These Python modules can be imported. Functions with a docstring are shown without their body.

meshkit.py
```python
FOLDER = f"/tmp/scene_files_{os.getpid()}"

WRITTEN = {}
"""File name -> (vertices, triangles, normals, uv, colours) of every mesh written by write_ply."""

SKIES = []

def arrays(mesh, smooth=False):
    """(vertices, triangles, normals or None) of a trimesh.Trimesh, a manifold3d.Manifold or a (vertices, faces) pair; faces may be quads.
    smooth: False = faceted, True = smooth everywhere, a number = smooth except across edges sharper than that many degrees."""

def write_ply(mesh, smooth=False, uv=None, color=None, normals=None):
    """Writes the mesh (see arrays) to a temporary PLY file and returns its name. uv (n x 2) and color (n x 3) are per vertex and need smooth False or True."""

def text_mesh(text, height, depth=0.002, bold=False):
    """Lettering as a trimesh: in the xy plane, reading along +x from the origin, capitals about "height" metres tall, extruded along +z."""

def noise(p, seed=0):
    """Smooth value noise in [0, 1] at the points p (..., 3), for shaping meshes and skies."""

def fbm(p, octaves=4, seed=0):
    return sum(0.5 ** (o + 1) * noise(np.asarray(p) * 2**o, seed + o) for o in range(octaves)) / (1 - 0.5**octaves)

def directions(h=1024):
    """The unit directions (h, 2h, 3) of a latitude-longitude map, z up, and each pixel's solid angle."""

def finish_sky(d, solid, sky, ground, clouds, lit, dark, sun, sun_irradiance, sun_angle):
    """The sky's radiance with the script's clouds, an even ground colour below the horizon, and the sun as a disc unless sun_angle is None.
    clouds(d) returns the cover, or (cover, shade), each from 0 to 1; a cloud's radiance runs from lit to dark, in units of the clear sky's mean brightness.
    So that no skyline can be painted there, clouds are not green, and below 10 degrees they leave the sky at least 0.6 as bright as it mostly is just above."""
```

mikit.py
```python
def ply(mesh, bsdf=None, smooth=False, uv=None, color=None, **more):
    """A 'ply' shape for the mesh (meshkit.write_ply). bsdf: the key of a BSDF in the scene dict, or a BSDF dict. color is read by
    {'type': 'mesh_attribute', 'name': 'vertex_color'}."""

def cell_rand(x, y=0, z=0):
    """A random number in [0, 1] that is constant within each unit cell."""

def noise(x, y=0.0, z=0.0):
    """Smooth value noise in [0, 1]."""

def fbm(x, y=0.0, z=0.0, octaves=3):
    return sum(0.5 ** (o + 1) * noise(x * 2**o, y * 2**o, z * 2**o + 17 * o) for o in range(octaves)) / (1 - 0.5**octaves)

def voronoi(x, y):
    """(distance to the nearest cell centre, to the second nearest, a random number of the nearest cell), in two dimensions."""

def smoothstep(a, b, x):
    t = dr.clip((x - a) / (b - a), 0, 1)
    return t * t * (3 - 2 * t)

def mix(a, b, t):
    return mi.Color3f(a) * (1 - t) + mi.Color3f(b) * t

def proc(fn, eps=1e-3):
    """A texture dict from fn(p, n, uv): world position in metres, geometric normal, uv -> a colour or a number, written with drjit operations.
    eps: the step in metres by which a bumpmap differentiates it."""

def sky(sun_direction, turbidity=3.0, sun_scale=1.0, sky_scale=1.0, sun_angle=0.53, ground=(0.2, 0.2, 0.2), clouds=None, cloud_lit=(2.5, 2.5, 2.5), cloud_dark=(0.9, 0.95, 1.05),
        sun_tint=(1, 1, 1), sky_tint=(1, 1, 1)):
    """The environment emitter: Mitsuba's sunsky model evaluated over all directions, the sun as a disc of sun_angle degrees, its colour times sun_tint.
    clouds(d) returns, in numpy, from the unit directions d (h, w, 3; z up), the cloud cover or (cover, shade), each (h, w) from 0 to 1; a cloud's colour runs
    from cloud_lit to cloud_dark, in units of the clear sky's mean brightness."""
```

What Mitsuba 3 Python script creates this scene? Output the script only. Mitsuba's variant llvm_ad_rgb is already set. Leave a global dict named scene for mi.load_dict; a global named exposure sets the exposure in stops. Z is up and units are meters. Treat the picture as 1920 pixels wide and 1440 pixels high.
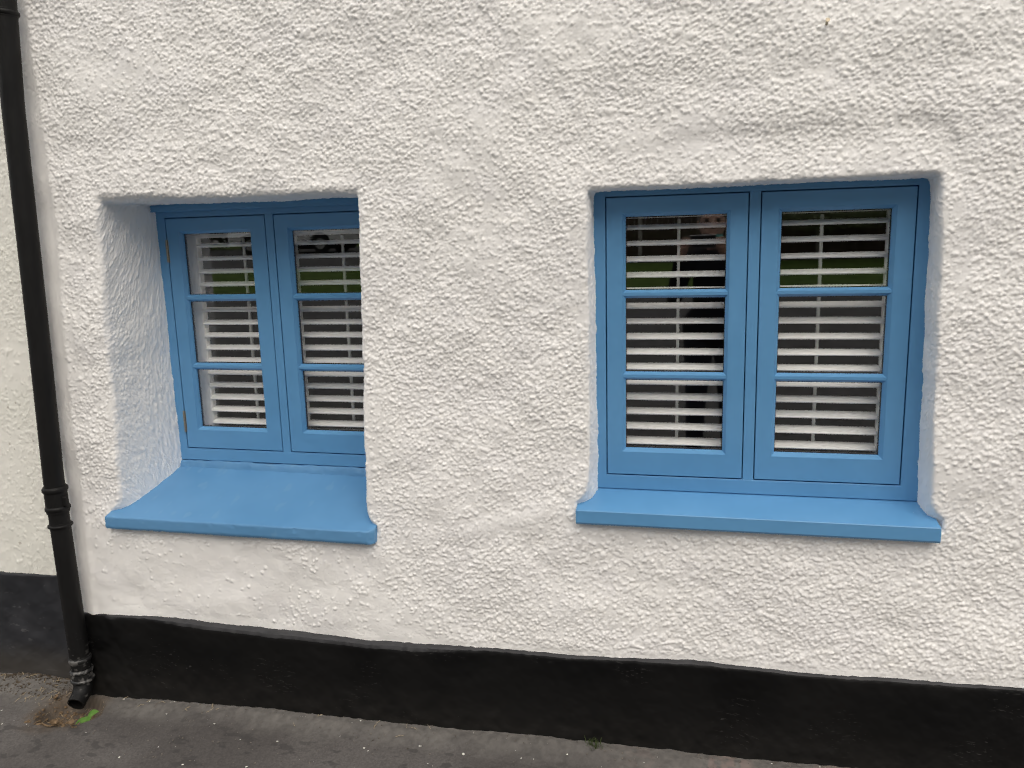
import math, random
import numpy as np, trimesh, mitsuba as mi, drjit as dr
import manifold3d as m3
from scipy.ndimage import gaussian_filter
import mikit, meshkit
from mikit import noise, fbm, voronoi, smoothstep, mix, proc

T = mi.ScalarTransform4f
rng = np.random.default_rng(7)
scene, labels = {}, {}

# ------------------------------------------------------------------ camera, sky, exposure
CAM = np.array([0.0, -2.16, 1.52])
YAW, PITCH, ROLL = -0.2267, -0.178, -0.0268
_f = np.array([math.sin(YAW) * math.cos(PITCH), math.cos(YAW) * math.cos(PITCH), math.sin(PITCH)])
_r = np.array([math.cos(YAW), -math.sin(YAW), 0.0])
_u = np.cross(_r, _f)
_up = -math.sin(ROLL) * _r + math.cos(ROLL) * _u
scene['camera'] = {'type': 'perspective', 'fov': 2 * math.degrees(math.atan(960 / 1480)), 'fov_axis': 'x', 'near_clip': 0.01, 'far_clip': 500.0,
                   'to_world': T().look_at(origin=CAM.tolist(), target=(CAM + _f).tolist(), up=_up.tolist())}
scene['sky'] = mikit.sky((0.26, -0.60, 0.77), turbidity=3, sun_scale=0.20, sun_angle=42, sun_tint=(0.89, 0.97, 1.12), clouds=lambda d: (1.0, 1 - np.clip(d[..., 2], 0, 1) ** 0.6),
                         cloud_lit=(2.5, 2.5, 2.5), cloud_dark=(0.46, 0.45, 0.43), ground=(0.15, 0.15, 0.14))
exposure = 2.66

# ------------------------------------------------------------------ materials
def rgb(*c):
    return {'type': 'rgb', 'value': list(c)}

def mat(name, base, rough=0.6, spec=0.5, bump=None, scale=1.0, eps=1e-3, **more):
    b = {'type': 'principled', 'base_color': proc(base) if callable(base) else rgb(*base), 'roughness': proc(rough) if callable(rough) else rough, 'specular': spec, **more}
    if bump is not None:
        b = {'type': 'bumpmap', 'arbitrary': proc(bump, eps), 'scale': scale, 'bsdf': b}
    scene[name] = {'type': 'twosided', 'bsdf': b}

def render_col(p, n, uv):
    a = fbm(p.x * 3, p.y * 3, p.z * 3, 3)
    b = noise(p.x * 45, p.y * 45, p.z * 45)
    c = fbm(p.x * 9 + 7, p.y * 9, p.z * 9, 2)
    col = mix((0.80, 0.785, 0.768), (0.82, 0.805, 0.784), smoothstep(0.35, 0.65, a))
    col = mix(col, (0.795, 0.78, 0.772), smoothstep(0.45, 0.75, c) * 0.6)
    return mix(col, (0.86, 0.84, 0.805), smoothstep(0.6, 0.95, b) * 0.35)
def render_bump(p, n, uv):
    return noise(p.x * 260, p.y * 260, p.z * 260) * 0.0005 + noise(p.x * 620, p.y * 620, p.z * 620) * 0.00016
mat('white_render', render_col, 0.55, 0.35, render_bump, 1.0, 6e-4)

def cream_col(p, n, uv):
    a = fbm(p.x * 4, p.y * 4, p.z * 4, 3)
    col = mix((0.80, 0.785, 0.73), (0.76, 0.75, 0.69), smoothstep(0.35, 0.7, a))
    s = smoothstep(0.80, 0.9, noise(p.x * 60, p.y * 60, p.z * 60)) * smoothstep(0.5, 0.7, noise(p.x * 14 + 3, p.y * 14, p.z * 14))
    return mix(col, (0.4, 0.37, 0.32), s * 0.7)
mat('cream_render', cream_col, 0.6, 0.3, render_bump, 1.0, 6e-4)

def blue_col(p, n, uv):
    a = fbm(p.x * 5, p.y * 5, p.z * 5, 3)
    return mix((0.096, 0.266, 0.485), (0.107, 0.284, 0.510), smoothstep(0.3, 0.7, a))
def wood_bump(p, n, uv):
    return noise(p.x * 500, p.y * 500, p.z * 60) * 0.00010 + noise(p.x * 60, p.y * 90, p.z * 200) * 0.00018
mat('blue_paint', blue_col, 0.36, 0.45, wood_bump, 1.0, 6e-4)
def blue_sill_col(p, n, uv):
    a = fbm(p.x * 6, p.y * 6, p.z * 6, 3)
    col = mix((0.090, 0.238, 0.435), (0.103, 0.258, 0.462), smoothstep(0.3, 0.7, a))
    return mix(col, (0.16, 0.31, 0.47), smoothstep(0.66, 0.8, fbm(p.x * 40, p.y * 14, p.z * 40, 2)) * 0.35)
mat('blue_masonry', blue_sill_col, 0.45, 0.4, lambda p, n, uv: noise(p.x * 300, p.y * 300, p.z * 300) * 0.0002 + noise(p.x * 30, p.y * 120, p.z * 120) * 0.0004, 1.0, 6e-4)

def black_col(p, n, uv):
    a = fbm(p.x * 6, p.y * 6, p.z * 6, 3)
    col = mix((0.0032, 0.0032, 0.0034), (0.006, 0.0058, 0.0058), smoothstep(0.35, 0.7, a))
    sc = smoothstep(0.80, 0.86, noise(p.x * 70, p.y * 300, p.z * 420 + 20 * noise(p.x * 9, 0.0, p.z * 9))) * smoothstep(0.6, 0.75, fbm(p.x * 7 + 9, p.y * 7, p.z * 7, 2))
    col = mix(col, (0.075, 0.073, 0.07), sc * 0.45)
    dust = smoothstep(0.20, 0.02, p.z + 0.09 * (a - 0.5)) * fbm(p.x * 30, p.y * 30, p.z * 30, 3)
    col = mix(col, (0.07, 0.064, 0.058), dust * 0.22)
    ledge = smoothstep(0.35, 0.75, n.z) * (0.35 + 0.65 * fbm(p.x * 25, p.y * 25, p.z * 25, 3))  # grey on upward faces: dust, plus sky sheen painted into the colour
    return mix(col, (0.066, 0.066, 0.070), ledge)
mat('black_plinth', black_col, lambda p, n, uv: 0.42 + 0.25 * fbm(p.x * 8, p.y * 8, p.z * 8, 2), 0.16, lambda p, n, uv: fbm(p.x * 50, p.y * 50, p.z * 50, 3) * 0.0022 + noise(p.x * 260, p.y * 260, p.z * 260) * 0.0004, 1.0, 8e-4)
def nb_black_col(p, n, uv):
    a = fbm(p.x * 10, p.y * 10, p.z * 10, 3)
    col = mix((0.014, 0.015, 0.019), (0.028, 0.029, 0.034), smoothstep(0.35, 0.7, a))
    sc = smoothstep(0.66, 0.8, fbm(p.x * 42, p.y * 42, p.z * 55, 3)) * smoothstep(0.42, 0.62, a)
    col = mix(col, (0.085, 0.085, 0.088), sc * 0.8)
    dust = smoothstep(0.14, 0.0, p.z + 0.09 * (a - 0.5))
    return mix(col, (0.065, 0.058, 0.05), dust * 0.6)
mat('worn_black', nb_black_col, 0.55, 0.4, render_bump, 2.0, 6e-4)

def pipe_col(p, n, uv):
    a = fbm(p.x * 20, p.y * 20, p.z * 8, 3)
    col = mix((0.005, 0.005, 0.0053), (0.010, 0.0095, 0.0095), a)
    w = smoothstep(0.62, 0.8, fbm(p.x * 60, p.y * 60, p.z * 90, 2)) * smoothstep(0.30, 0.10, p.z)
    return mix(col, (0.10, 0.095, 0.09), w * 0.7)
mat('black_pipe_paint', pipe_col, lambda p, n, uv: 0.42 + 0.2 * noise(p.x * 30, p.y * 30, p.z * 12), 0.22, lambda p, n, uv: noise(p.x * 120, p.y * 120, p.z * 40) * 0.0006 + noise(p.x * 400, p.y * 400, p.z * 300) * 0.00015, 1.0, 8e-4)
def collar_col(p, n, uv):
    w = smoothstep(0.45, 0.7, fbm(p.x * 90, p.y * 90, p.z * 60, 2)) * smoothstep(0.30, 0.15, p.z)
    return mix((0.012, 0.012, 0.0125), (0.13, 0.125, 0.12), w * 0.8)
mat('worn_collar', collar_col, 0.4, 0.5)
mat('pipe_inside', (0.006, 0.0055, 0.005), 0.9, 0.1)

def pave_col(p, n, uv):
    a = fbm(p.x * 3.5, p.y * 3.5, 0.0, 4)
    col = mix((0.068, 0.0615, 0.0585), (0.095, 0.087, 0.083), smoothstep(0.3, 0.7, a))
    f = fbm(p.x * 220, p.y * 220, 0.0, 2)
    col = col * (0.75 + 0.5 * f)
    s = smoothstep(0.62, 0.72, fbm(p.x * 26, p.y * 40, 0.0, 3))
    col = mix(col, (0.040, 0.037, 0.036), s * 0.6)
    near = smoothstep(-0.16, -0.03, p.y + 0.08 * (fbm(p.x * 12, p.y * 12, 4.0, 2) - 0.5))
    col = mix(col, mix((0.080, 0.075, 0.070), (0.165, 0.153, 0.140), fbm(p.x * 70, p.y * 70, 3.0, 3)), near * 0.9)
    pink = smoothstep(0.45, 0.62, fbm(p.x * 7 + 5, p.y * 7, 0.0, 2)) * smoothstep(-0.3, 0.2, p.x) * smoothstep(0.5, 0.7, fbm(p.x * 55, p.y * 55, 9.0, 2) + 0.1)
    col = mix(col, (0.20, 0.15, 0.135), pink * 0.6)
    dirt = smoothstep(0.17, 0.06, dr.sqrt((p.x + 2.06) ** 2 + (p.y + 0.10) ** 2) + 0.05 * (fbm(p.x * 30, p.y * 30, 1.0, 2) - 0.5))
    col = mix(col, mix((0.05, 0.038, 0.028), (0.13, 0.095, 0.065), fbm(p.x * 120, p.y * 120, 0.0, 2)), dirt * 0.85)
    return col
mat('pavement_tarmac', pave_col, 0.75, 0.35, lambda p, n, uv: noise(p.x * 330, p.y * 330, 0.0) * 0.0006 + fbm(p.x * 90, p.y * 90, 0.0, 2) * 0.0012, 1.0, 8e-4)
mat('road_tarmac', lambda p, n, uv: mix((0.06, 0.06, 0.06), (0.1, 0.1, 0.1), fbm(p.x * 8, p.y * 8, 0.0, 4)), 0.8, 0.3)
mat('turf', lambda p, n, uv: mix((0.045, 0.085, 0.015), (0.085, 0.125, 0.03), fbm(p.x * 3, p.y * 3, 0.0, 4)), 0.9, 0.1)
mat('shutter_white', (0.87, 0.87, 0.85), 0.38, 0.45)
scene['window_glass'] = {'type': 'thindielectric', 'int_ior': 1.68}
mat('glazing_black', (0.012, 0.012, 0.013), 0.5, 0.4)
mat('brass', lambda p, n, uv: mix((0.42, 0.36, 0.25), (0.22, 0.2, 0.17), fbm(p.x * 200, p.y * 200, p.z * 200, 2)), 0.42, 0.5, metallic=0.8)
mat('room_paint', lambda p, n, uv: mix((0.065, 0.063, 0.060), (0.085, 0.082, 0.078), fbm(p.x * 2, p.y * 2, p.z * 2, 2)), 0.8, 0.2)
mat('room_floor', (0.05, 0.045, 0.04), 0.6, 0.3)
mat('roof_slate', (0.05, 0.05, 0.055), 0.7, 0.3)
mat('dry_leaf_brown', lambda p, n, uv: mix((0.085, 0.055, 0.032), (0.21, 0.145, 0.085), fbm(p.x * 130, p.y * 130, p.z * 130, 2)), 0.7, 0.2)
mat('soil', lambda p, n, uv: mix((0.03, 0.025, 0.02), (0.12, 0.095, 0.07), noise(p.x * 130, p.y * 130, p.z * 130)), 0.9, 0.1)
mat('straw', (0.42, 0.33, 0.21), 0.7, 0.2)
mat('fleck_white', (0.62, 0.60, 0.56), 0.6, 0.3)
mat('grit_grey', lambda p, n, uv: mix((0.05, 0.045, 0.04), (0.19, 0.165, 0.14), noise(p.x * 160, p.y * 160, p.z * 160)), 0.8, 0.2)
scene['green_leaf'] = {'type': 'principledthin', 'base_color': proc(lambda p, n, uv: mix((0.085, 0.20, 0.035), (0.17, 0.31, 0.08), noise(p.x * 90, p.y * 90, p.z * 90))), 'roughness': 0.45, 'diff_trans': 0.6, 'spec_trans': 0.0}
scene['grass_blade'] = {'type': 'principledthin', 'base_color': rgb(0.075, 0.10, 0.04), 'roughness': 0.6, 'diff_trans': 0.5, 'spec_trans': 0.0}

# ------------------------------------------------------------------ helpers
used = {}
def key_for(name):
    if name not in used:
        used[name] = 0
        return name
    used[name] += 1
    return f'{name}_{used[name]:03d}'

def add(name, mesh, bsdf, parent=None, smooth=False, to_world=None, **more):
    k = key_for((parent + '__' if parent else '') + name)
    e = mikit.ply(mesh, bsdf, smooth) if not isinstance(mesh, dict) else dict(mesh)
    if to_world is not None:
        e['to_world'] = to_world
    scene[k] = e
    if more:
        labels[k] = more
    return k

def thing(name, label, category, group=None):
    k = key_for(name)
    labels[k] = {'label': label, 'category': category, **({'group': group} if group else {})}
    return k

def tag(k, label, category, group=None):
    labels[k] = {'label': label, 'category': category, **({'group': group} if group else {})}

def cat(*ms):
    return trimesh.util.concatenate([m for m in ms])

def box(x0, x1, y0, y1, z0, z1, c=0.0):
    """A box with chamfered edges."""
    if c <= 0:
        m = trimesh.creation.box((x1 - x0, y1 - y0, z1 - z0)); m.apply_translation(((x0 + x1) / 2, (y0 + y1) / 2, (z0 + z1) / 2)); return m
    P = []
    for sx in (0, 1):
        for sy in (0, 1):
            for sz in (0, 1):
                X, Y, Z = (x0, x1)[sx], (y0, y1)[sy], (z0, z1)[sz]
                dx, dy, dz = (c, -c)[sx], (c, -c)[sy], (c, -c)[sz]
                P += [(X, Y + dy, Z + dz), (X + dx, Y, Z + dz), (X + dx, Y + dy, Z)]
    return trimesh.convex.convex_hull(np.array(P))

def ring(x0, x1, z0, z1, prof):
    """Closed mitred rectangular ring; prof = closed list of (inset, y)."""
    n = len(prof); V = []
    for i, y in prof:
        V += [(x0 + i, y, z0 + i), (x1 - i, y, z0 + i), (x1 - i, y, z1 - i), (x0 + i, y, z1 - i)]
    F = []
    for k in range(n):
        a, b = 4 * k, 4 * ((k + 1) % n)
        for j in range(4):
            F.append((a + j, a + (j + 1) % 4, b + (j + 1) % 4, b + j))
    F = np.array(F); F = np.vstack([F[:, [0, 1, 2]], F[:, [0, 2, 3]]])
    m = trimesh.Trimesh(np.array(V), F, process=False); m.fix_normals(); return m

def tube(P, radii, sides=28, cap=True):
    """Swept round tube along a polyline with a radius per point."""
    P = np.asarray(P, float); r = np.broadcast_to(radii, (len(P),)); t = np.gradient(P, axis=0); t /= np.linalg.norm(t, axis=1, keepdims=True)
    ref = np.array([0, 1.0, 0]) if abs(t[0][1]) < 0.9 else np.array([1.0, 0, 0])
    V = []; a = np.cross(ref, t[0]); a /= np.linalg.norm(a); th = np.arange(sides) * 2 * math.pi / sides
    for i in range(len(P)):
        a = a - t[i] * (a @ t[i]); a /= np.linalg.norm(a); b = np.cross(t[i], a)
        V.append(P[i] + r[i] * (np.cos(th)[:, None] * a + np.sin(th)[:, None] * b))
    V = np.vstack(V); F = []
    j = np.arange(sides)
    for i in range(len(P) - 1):
        q = np.stack([i * sides + j, i * sides + (j + 1) % sides, (i + 1) * sides + (j + 1) % sides, (i + 1) * sides + j], 1)
        F += [q[:, [0, 1, 2]], q[:, [0, 2, 3]]]
    F = np.vstack(F)
    if cap:
        n = len(V); V = np.vstack([V, P[:1], P[-1:]]); e = (len(P) - 1) * sides
        F = np.vstack([F, np.stack([(j + 1) % sides, j, 0 * j + n], 1), np.stack([e + j, e + (j + 1) % sides, 0 * j + n + 1], 1)])
    return trimesh.Trimesh(V, F, process=False)

def grid_faces(nu, nv, keep=None):
    i, j = np.meshgrid(np.arange(nu - 1), np.arange(nv - 1), indexing='ij')
    a = i * nv + j
    q = np.stack([a, a + nv, a + nv + 1, a + 1], -1)
    q = q.reshape(-1, 4) if keep is None else q[keep[:-1, :-1] & keep[1:, :-1] & keep[1:, 1:] & keep[:-1, 1:]]
    return np.vstack([q[:, [0, 1, 2]], q[:, [0, 2, 3]]])

def fb(x, y, z, s, o=3, seed=0):
    return meshkit.fbm(np.stack([x * s, y * s, z * s], -1), o, seed) - 0.5

def sstep(a, b, x):
    t = np.clip((x - a) / (b - a), 0, 1); return t * t * (3 - 2 * t)

def spaced(segs):
    out = [np.arange(a, b, s) for a, b, s in segs]
    return np.concatenate(out + [[segs[-1][1]]])

# ------------------------------------------------------------------ roughcast wall with its two openings
PLX = [-2.6, -2.03, -1.70, -1.38, -1.155, -0.97, -0.71, -0.454, -0.29, -0.135, 0.06, 0.31, 0.585, 0.871, 2.4]
PLZ = [0.295, 0.295, 0.305, 0.298, 0.296, 0.293, 0.296, 0.298, 0.304, 0.309, 0.315, 0.312, 0.316, 0.322, 0.33]
def plinth_top(x):
    return np.interp(x, PLX, PLZ)

def splat_bumps(xs, zs, density, seed, cell=0.0099, rmin=0.0034, rmax=0.0066, hmin=0.0025, hmax=0.0054):
    """Rounded pebbles of roughcast as a height field on the grid xs x zs."""
    r_ = np.random.default_rng(seed)
    H = np.zeros((len(xs), len(zs)))
    gx, gz = np.arange(xs[0], xs[-1], cell), np.arange(zs[0], zs[-1], cell)
    X, Z = np.meshgrid(gx, gz, indexing='ij')
    for layer in range(3):
        if layer == 2: gx, gz, cell = gx[::3], gz[::3], cell * 3; X, Z = np.meshgrid(gx, gz, indexing='ij')
        cx = (X + cell * (0.5 + r_.uniform(-0.42, 0.42, X.shape)) + (0.5 * cell if layer else 0)).ravel(); cz = (Z + cell * (0.5 + r_.uniform(-0.42, 0.42, X.shape)) + (0.5 * cell if layer else 0)).ravel()
        d = density(cx, cz)
        ok = r_.uniform(0, 1, len(cx)) < d * (0.92, 0.36, 0.22)[layer]
        cx, cz, d = cx[ok], cz[ok], d[ok]
        t = r_.uniform(0, 1, len(cx)) ** 1.8
        rad = (rmin + (rmax - rmin) * t) * (1.0, 0.8, 1.75)[layer]
        hgt = (hmin + (hmax - hmin) * t) * r_.uniform(0.6, 1.2, len(cx)) * (0.6 + 0.4 * d)
        asp = r_.uniform(0.88, 1.14, len(cx)); th = r_.uniform(0, math.pi, len(cx)); c, s = np.cos(th), np.sin(th)
        ix, iz = np.searchsorted(xs, cx), np.searchsorted(zs, cz)
        for a in range(-5, 6):
            for b in range(-5, 6):
                ii, jj = np.clip(ix + a, 0, len(xs) - 1), np.clip(iz + b, 0, len(zs) - 1)
                dx, dz = xs[ii] - cx, zs[jj] - cz
                u, v = (dx * c + dz * s) * asp, (-dx * s + dz * c) / asp
                q = (u * u + v * v) / (rad * rad)
                np.maximum.at(H, (ii, jj), hgt * np.clip(1 - q, 0, 1) ** 0.65)
    return gaussian_filter(H, 0.55)

class Opening:
    def __init__(o, cx, cz, left, right, top, bottom, dl, dr_, dt, R, depth, flare, p=70):
        o.__dict__.update(cx=cx, cz=cz, left=left, right=right, top=top, bottom=bottom, dl=dl, dr=dr_, dt=dt, R=R, depth=depth, flare=flare, p=p)
    def gauge(o, x, z):
        dx, dz = x - o.cx, z - o.cz
        zz = np.clip(z, o.bottom, 3)
        fl = 0.034 * np.exp(-np.clip(zz - o.flare, 0, 9) / 0.022)
        a = np.where(dx < 0, o.cx - np.interp(z, *o.left) + fl, np.interp(z, *o.right) - o.cx + fl)
        b = np.where(dz > 0, np.interp(x, *o.top) - o.cz, o.cz - o.bottom)
        a = a + 0.010 * fb(x * 0 + 3 * o.cx, x * 0, z, 9, 3, 5) ; b = b + 0.006 * fb(x, x * 0, x * 0 + 2, 9, 3, 6)
        X, Z = np.abs(dx) / a, np.abs(dz) / b
        P, Q = X ** o.p, Z ** o.p
        S = np.maximum(P + Q, 1e-300)
        rho = np.maximum(S ** (1 / o.p), 1e-3)
        wx = P / S
        return rho, wx, wx * a + (1 - wx) * b, dx, dz

OPL = Opening(-1.39, 1.165, ([0.64, 0.688, 0.961, 1.31, 1.641, 1.68], [-1.845, -1.842, -1.830, -1.813, -1.799, -1.798]), ([0.64, 0.9, 1.15, 1.46, 1.67], [-0.977, -0.967, -0.958, -0.946, -0.938]),
              ([-1.81, -1.67, -1.52, -1.34, -1.12, -0.94], [1.681, 1.677, 1.675, 1.673, 1.671, 1.669]), 0.636, 0.0, -0.03, 0.012, 0.014, 0.235, 0.672)
OPR = Opening(0.165, 1.205, ([0.74, 0.80, 0.92, 1.15, 1.45, 1.65], [-0.285, -0.283, -0.278, -0.277, -0.276, -0.279]), ([0.74, 0.81, 0.955, 1.164, 1.43, 1.656], [0.615, 0.614, 0.609, 0.604, 0.596, 0.587]),
              ([-0.28, -0.14, 0.0, 0.16, 0.34, 0.51, 0.59], [1.650, 1.652, 1.653, 1.655, 1.653, 1.655, 1.657]), 0.742, 0.010, 0.0, 0.0, 0.0085, 0.10, 0.778)

def build_wall():
    g = 0.0024
    xs = spaced([(-2.115, -2.0, 0.003), (-2.0, 0.93, g), (0.93, 1.4, 0.005), (1.4, 2.4, 0.02)])
    zs = spaced([(0.18, 2.32, g), (2.32, 2.75, 0.012)])
    X, Z = np.meshgrid(xs, zs, indexing='ij')
    Y = np.zeros_like(X)
    # large uneven build of the old wall
    base = 0.020 * fb(X, Y, Z, 1.6, 3, 1) + 0.015 * fb(X, Y, Z, 5.5, 2, 2)
    # shelf over the right window: the wall above leans out over a smoother patch
    shelf = np.interp(X, [-0.32, -0.2, 0.1, 0.35, 0.52, 0.60, 0.64], [1.72, 1.765, 1.793, 1.80, 1.80, 1.775, 1.70])
    inpatch = sstep(-0.32, 0.0, X) * sstep(0.66, 0.58, X)
    t = shelf + 0.030 * fb(X, Y, Z, 14, 3, 9) - Z
    base += 0.0048 * inpatch * sstep(-0.012, 0.030, t) * sstep(0.16, 0.05, t)
    base += -0.002 * inpatch * np.exp(-((t + 0.03) / 0.04) ** 2)
    # smooth diagonal repair left of the right sill
    dd = (Z - (0.735 + 0.30 * (X + 0.42))) ; al = sstep(-0.72, -0.62, X) * sstep(-0.33, -0.42, X)
    repair = np.exp(-(dd / 0.03) ** 2) * al
    base += -0.005 * repair
    # soft roll left of the wall's end
    base += -0.004 * np.exp(-((X - np.interp(Z, [0.3, 1.0, 1.6, 2.3], [-2.0, -1.985, -1.955, -1.968])) / 0.014) ** 2)
    hs, sm = [], np.ones_like(X)
    px, pz, dep = X.copy(), Z.copy(), np.zeros_like(X)
    keep = np.ones(X.shape, bool)
    reveal = np.zeros_like(X)
    for o in (OPL, OPR):
        near = (X > o.cx - 0.75) & (X < o.cx + 0.75) & (Z > o.bottom - 0.2) & (Z < o.cz + 0.75)
        x, z = X[near], Z[near]
        rho, wx, sc, dx, dz = o.gauge(x, z)
        s = (rho - 1) * sc
        R = o.R * (1 + 0.8 * fb(x, x * 0, z, 6, 2, 3))
        top = (1 - wx) * (dz > 0)
        R = R * (1 + 0.5 * top)
        phi = np.clip((R - s) / R, 0, math.pi / 2)
        off = np.where(s >= R, s, R - R * np.sin(phi))
        d = R - R * np.cos(phi) + np.maximum(0, (R * (1 - math.pi / 2)) - s)
        k = (1 + off / sc) / rho
        k = np.where(s >= R, 1.0, k)
        fr = np.clip(d / o.depth, 0, 1.2)
        qx, qz = o.cx + dx * k, o.cz + dz * k
        qx += fr * wx * np.where(dx < 0, np.interp(z, [0.7, 1.65], [0.045 if o is OPL else 0.012, 0.0]), -o.dr if o is OPL else 0.0)
        qz += fr * top * (-0.0)
        px[near], pz[near], dep[near] = qx, qz, d
        kk = keep[near]; kk &= d < o.depth + 0.035; keep[near] = kk
        rv = reveal[near]; rv = np.maximum(rv, sstep(R * 0.9, -R * 0.6, s)); reveal[near] = rv
        edge = sm[near]; edge = edge * (0.70 + 0.30 * sstep(0.0, 0.03, np.abs(s))); sm[near] = edge
    # rounded end of the wall behind the drainpipe
    xe = np.interp(Z, [0.2, 1.0, 1.3, 2.0, 2.3, 2.8], [-2.072, -2.072, -2.067, -2.050, -2.032, -2.026])
    e = np.maximum(0, (xe + 0.035) - X)
    end_y = np.where(e > 0, 0.035 - np.sqrt(np.maximum(0, 0.035 ** 2 - np.minimum(e, 0.0349) ** 2)), 0)
    end_y += np.maximum(0, e - 0.035) * 5
    py = base * (1 - reveal) + dep + end_y
    P = np.stack([px, py, pz], -1)
    # roughcast
    def density(x, z):
        y0 = x * 0
        d = 0.88 + 1.5 * fb(x, y0, z, 3.4, 3, 11) + 0.6 * fb(x, y0, z, 13, 2, 12)
        low = sstep(0.75, 0.50, z) * sstep(-0.15, -0.9, x)
        d -= 0.45 * low
        d -= 0.55 * sstep(0.66, 0.52, z) * sstep(-0.95, -1.1, x)
        d -= 0.70 * np.exp(-((z - (0.72)) / 0.08) ** 2 - ((x + 0.60) / 0.20) ** 2)
        d -= 0.12 * sstep(-0.32, -0.2, x) * sstep(0.66, 0.58, x) * sstep(1.80, 1.76, z) * (z > 1.6)
        d -= 0.15 * sstep(-1.90, -1.96, x)
        d -= 0.35 * np.exp(-((x + 0.95) / 0.035) ** 2) * sstep(1.4, 0.9, z)
        d += 0.25 * sstep(0.60, 0.75, x)
        return np.clip(d, 0.04, 1)
    Hb = splat_bumps(xs, zs, density, 21)
    y0 = X * 0
    fine = np.clip(0.8 + 2 * fb(X, y0, Z, 3.0, 2, 31), 0.35, 1.4)
    H = Hb * sm + fine * (0.0036 * fb(X, y0, Z, 26, 2, 32) + 0.0006 * fb(X, y0, Z, 110, 2, 33) + 0.0004 * fb(X, y0, Z, 210, 1, 34))
    H += 0.006 * fb(X, y0, Z, 13, 2, 35) * (1 - 0.6 * reveal)
    H *= (1 - 0.35 * reveal) * (1 - 0.6 * repair) * (1 - 0.8 * sstep(0.012, -0.008, X - np.interp(Z, [0.3, 1.0, 1.6, 2.3], [-2.0, -1.985, -1.955, -1.968])))
    H *= 0.25 + 0.75 * sstep(0.004, 0.035, Z - plinth_top(X))
    # ridges of thick paint, mainly low on the wall
    rid = np.abs(fb(X * 1.0, y0, Z * 1.6, 16, 3, 41))
    H += 0.0004 * sstep(0.035, 0.0, rid) * sstep(0.95, 0.5, Z) * sstep(-0.2, 0.2, fb(X, y0, Z, 2.5, 2, 42) + 0.1)
    n = np.cross(np.gradient(P, axis=1), np.gradient(P, axis=0))
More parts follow.
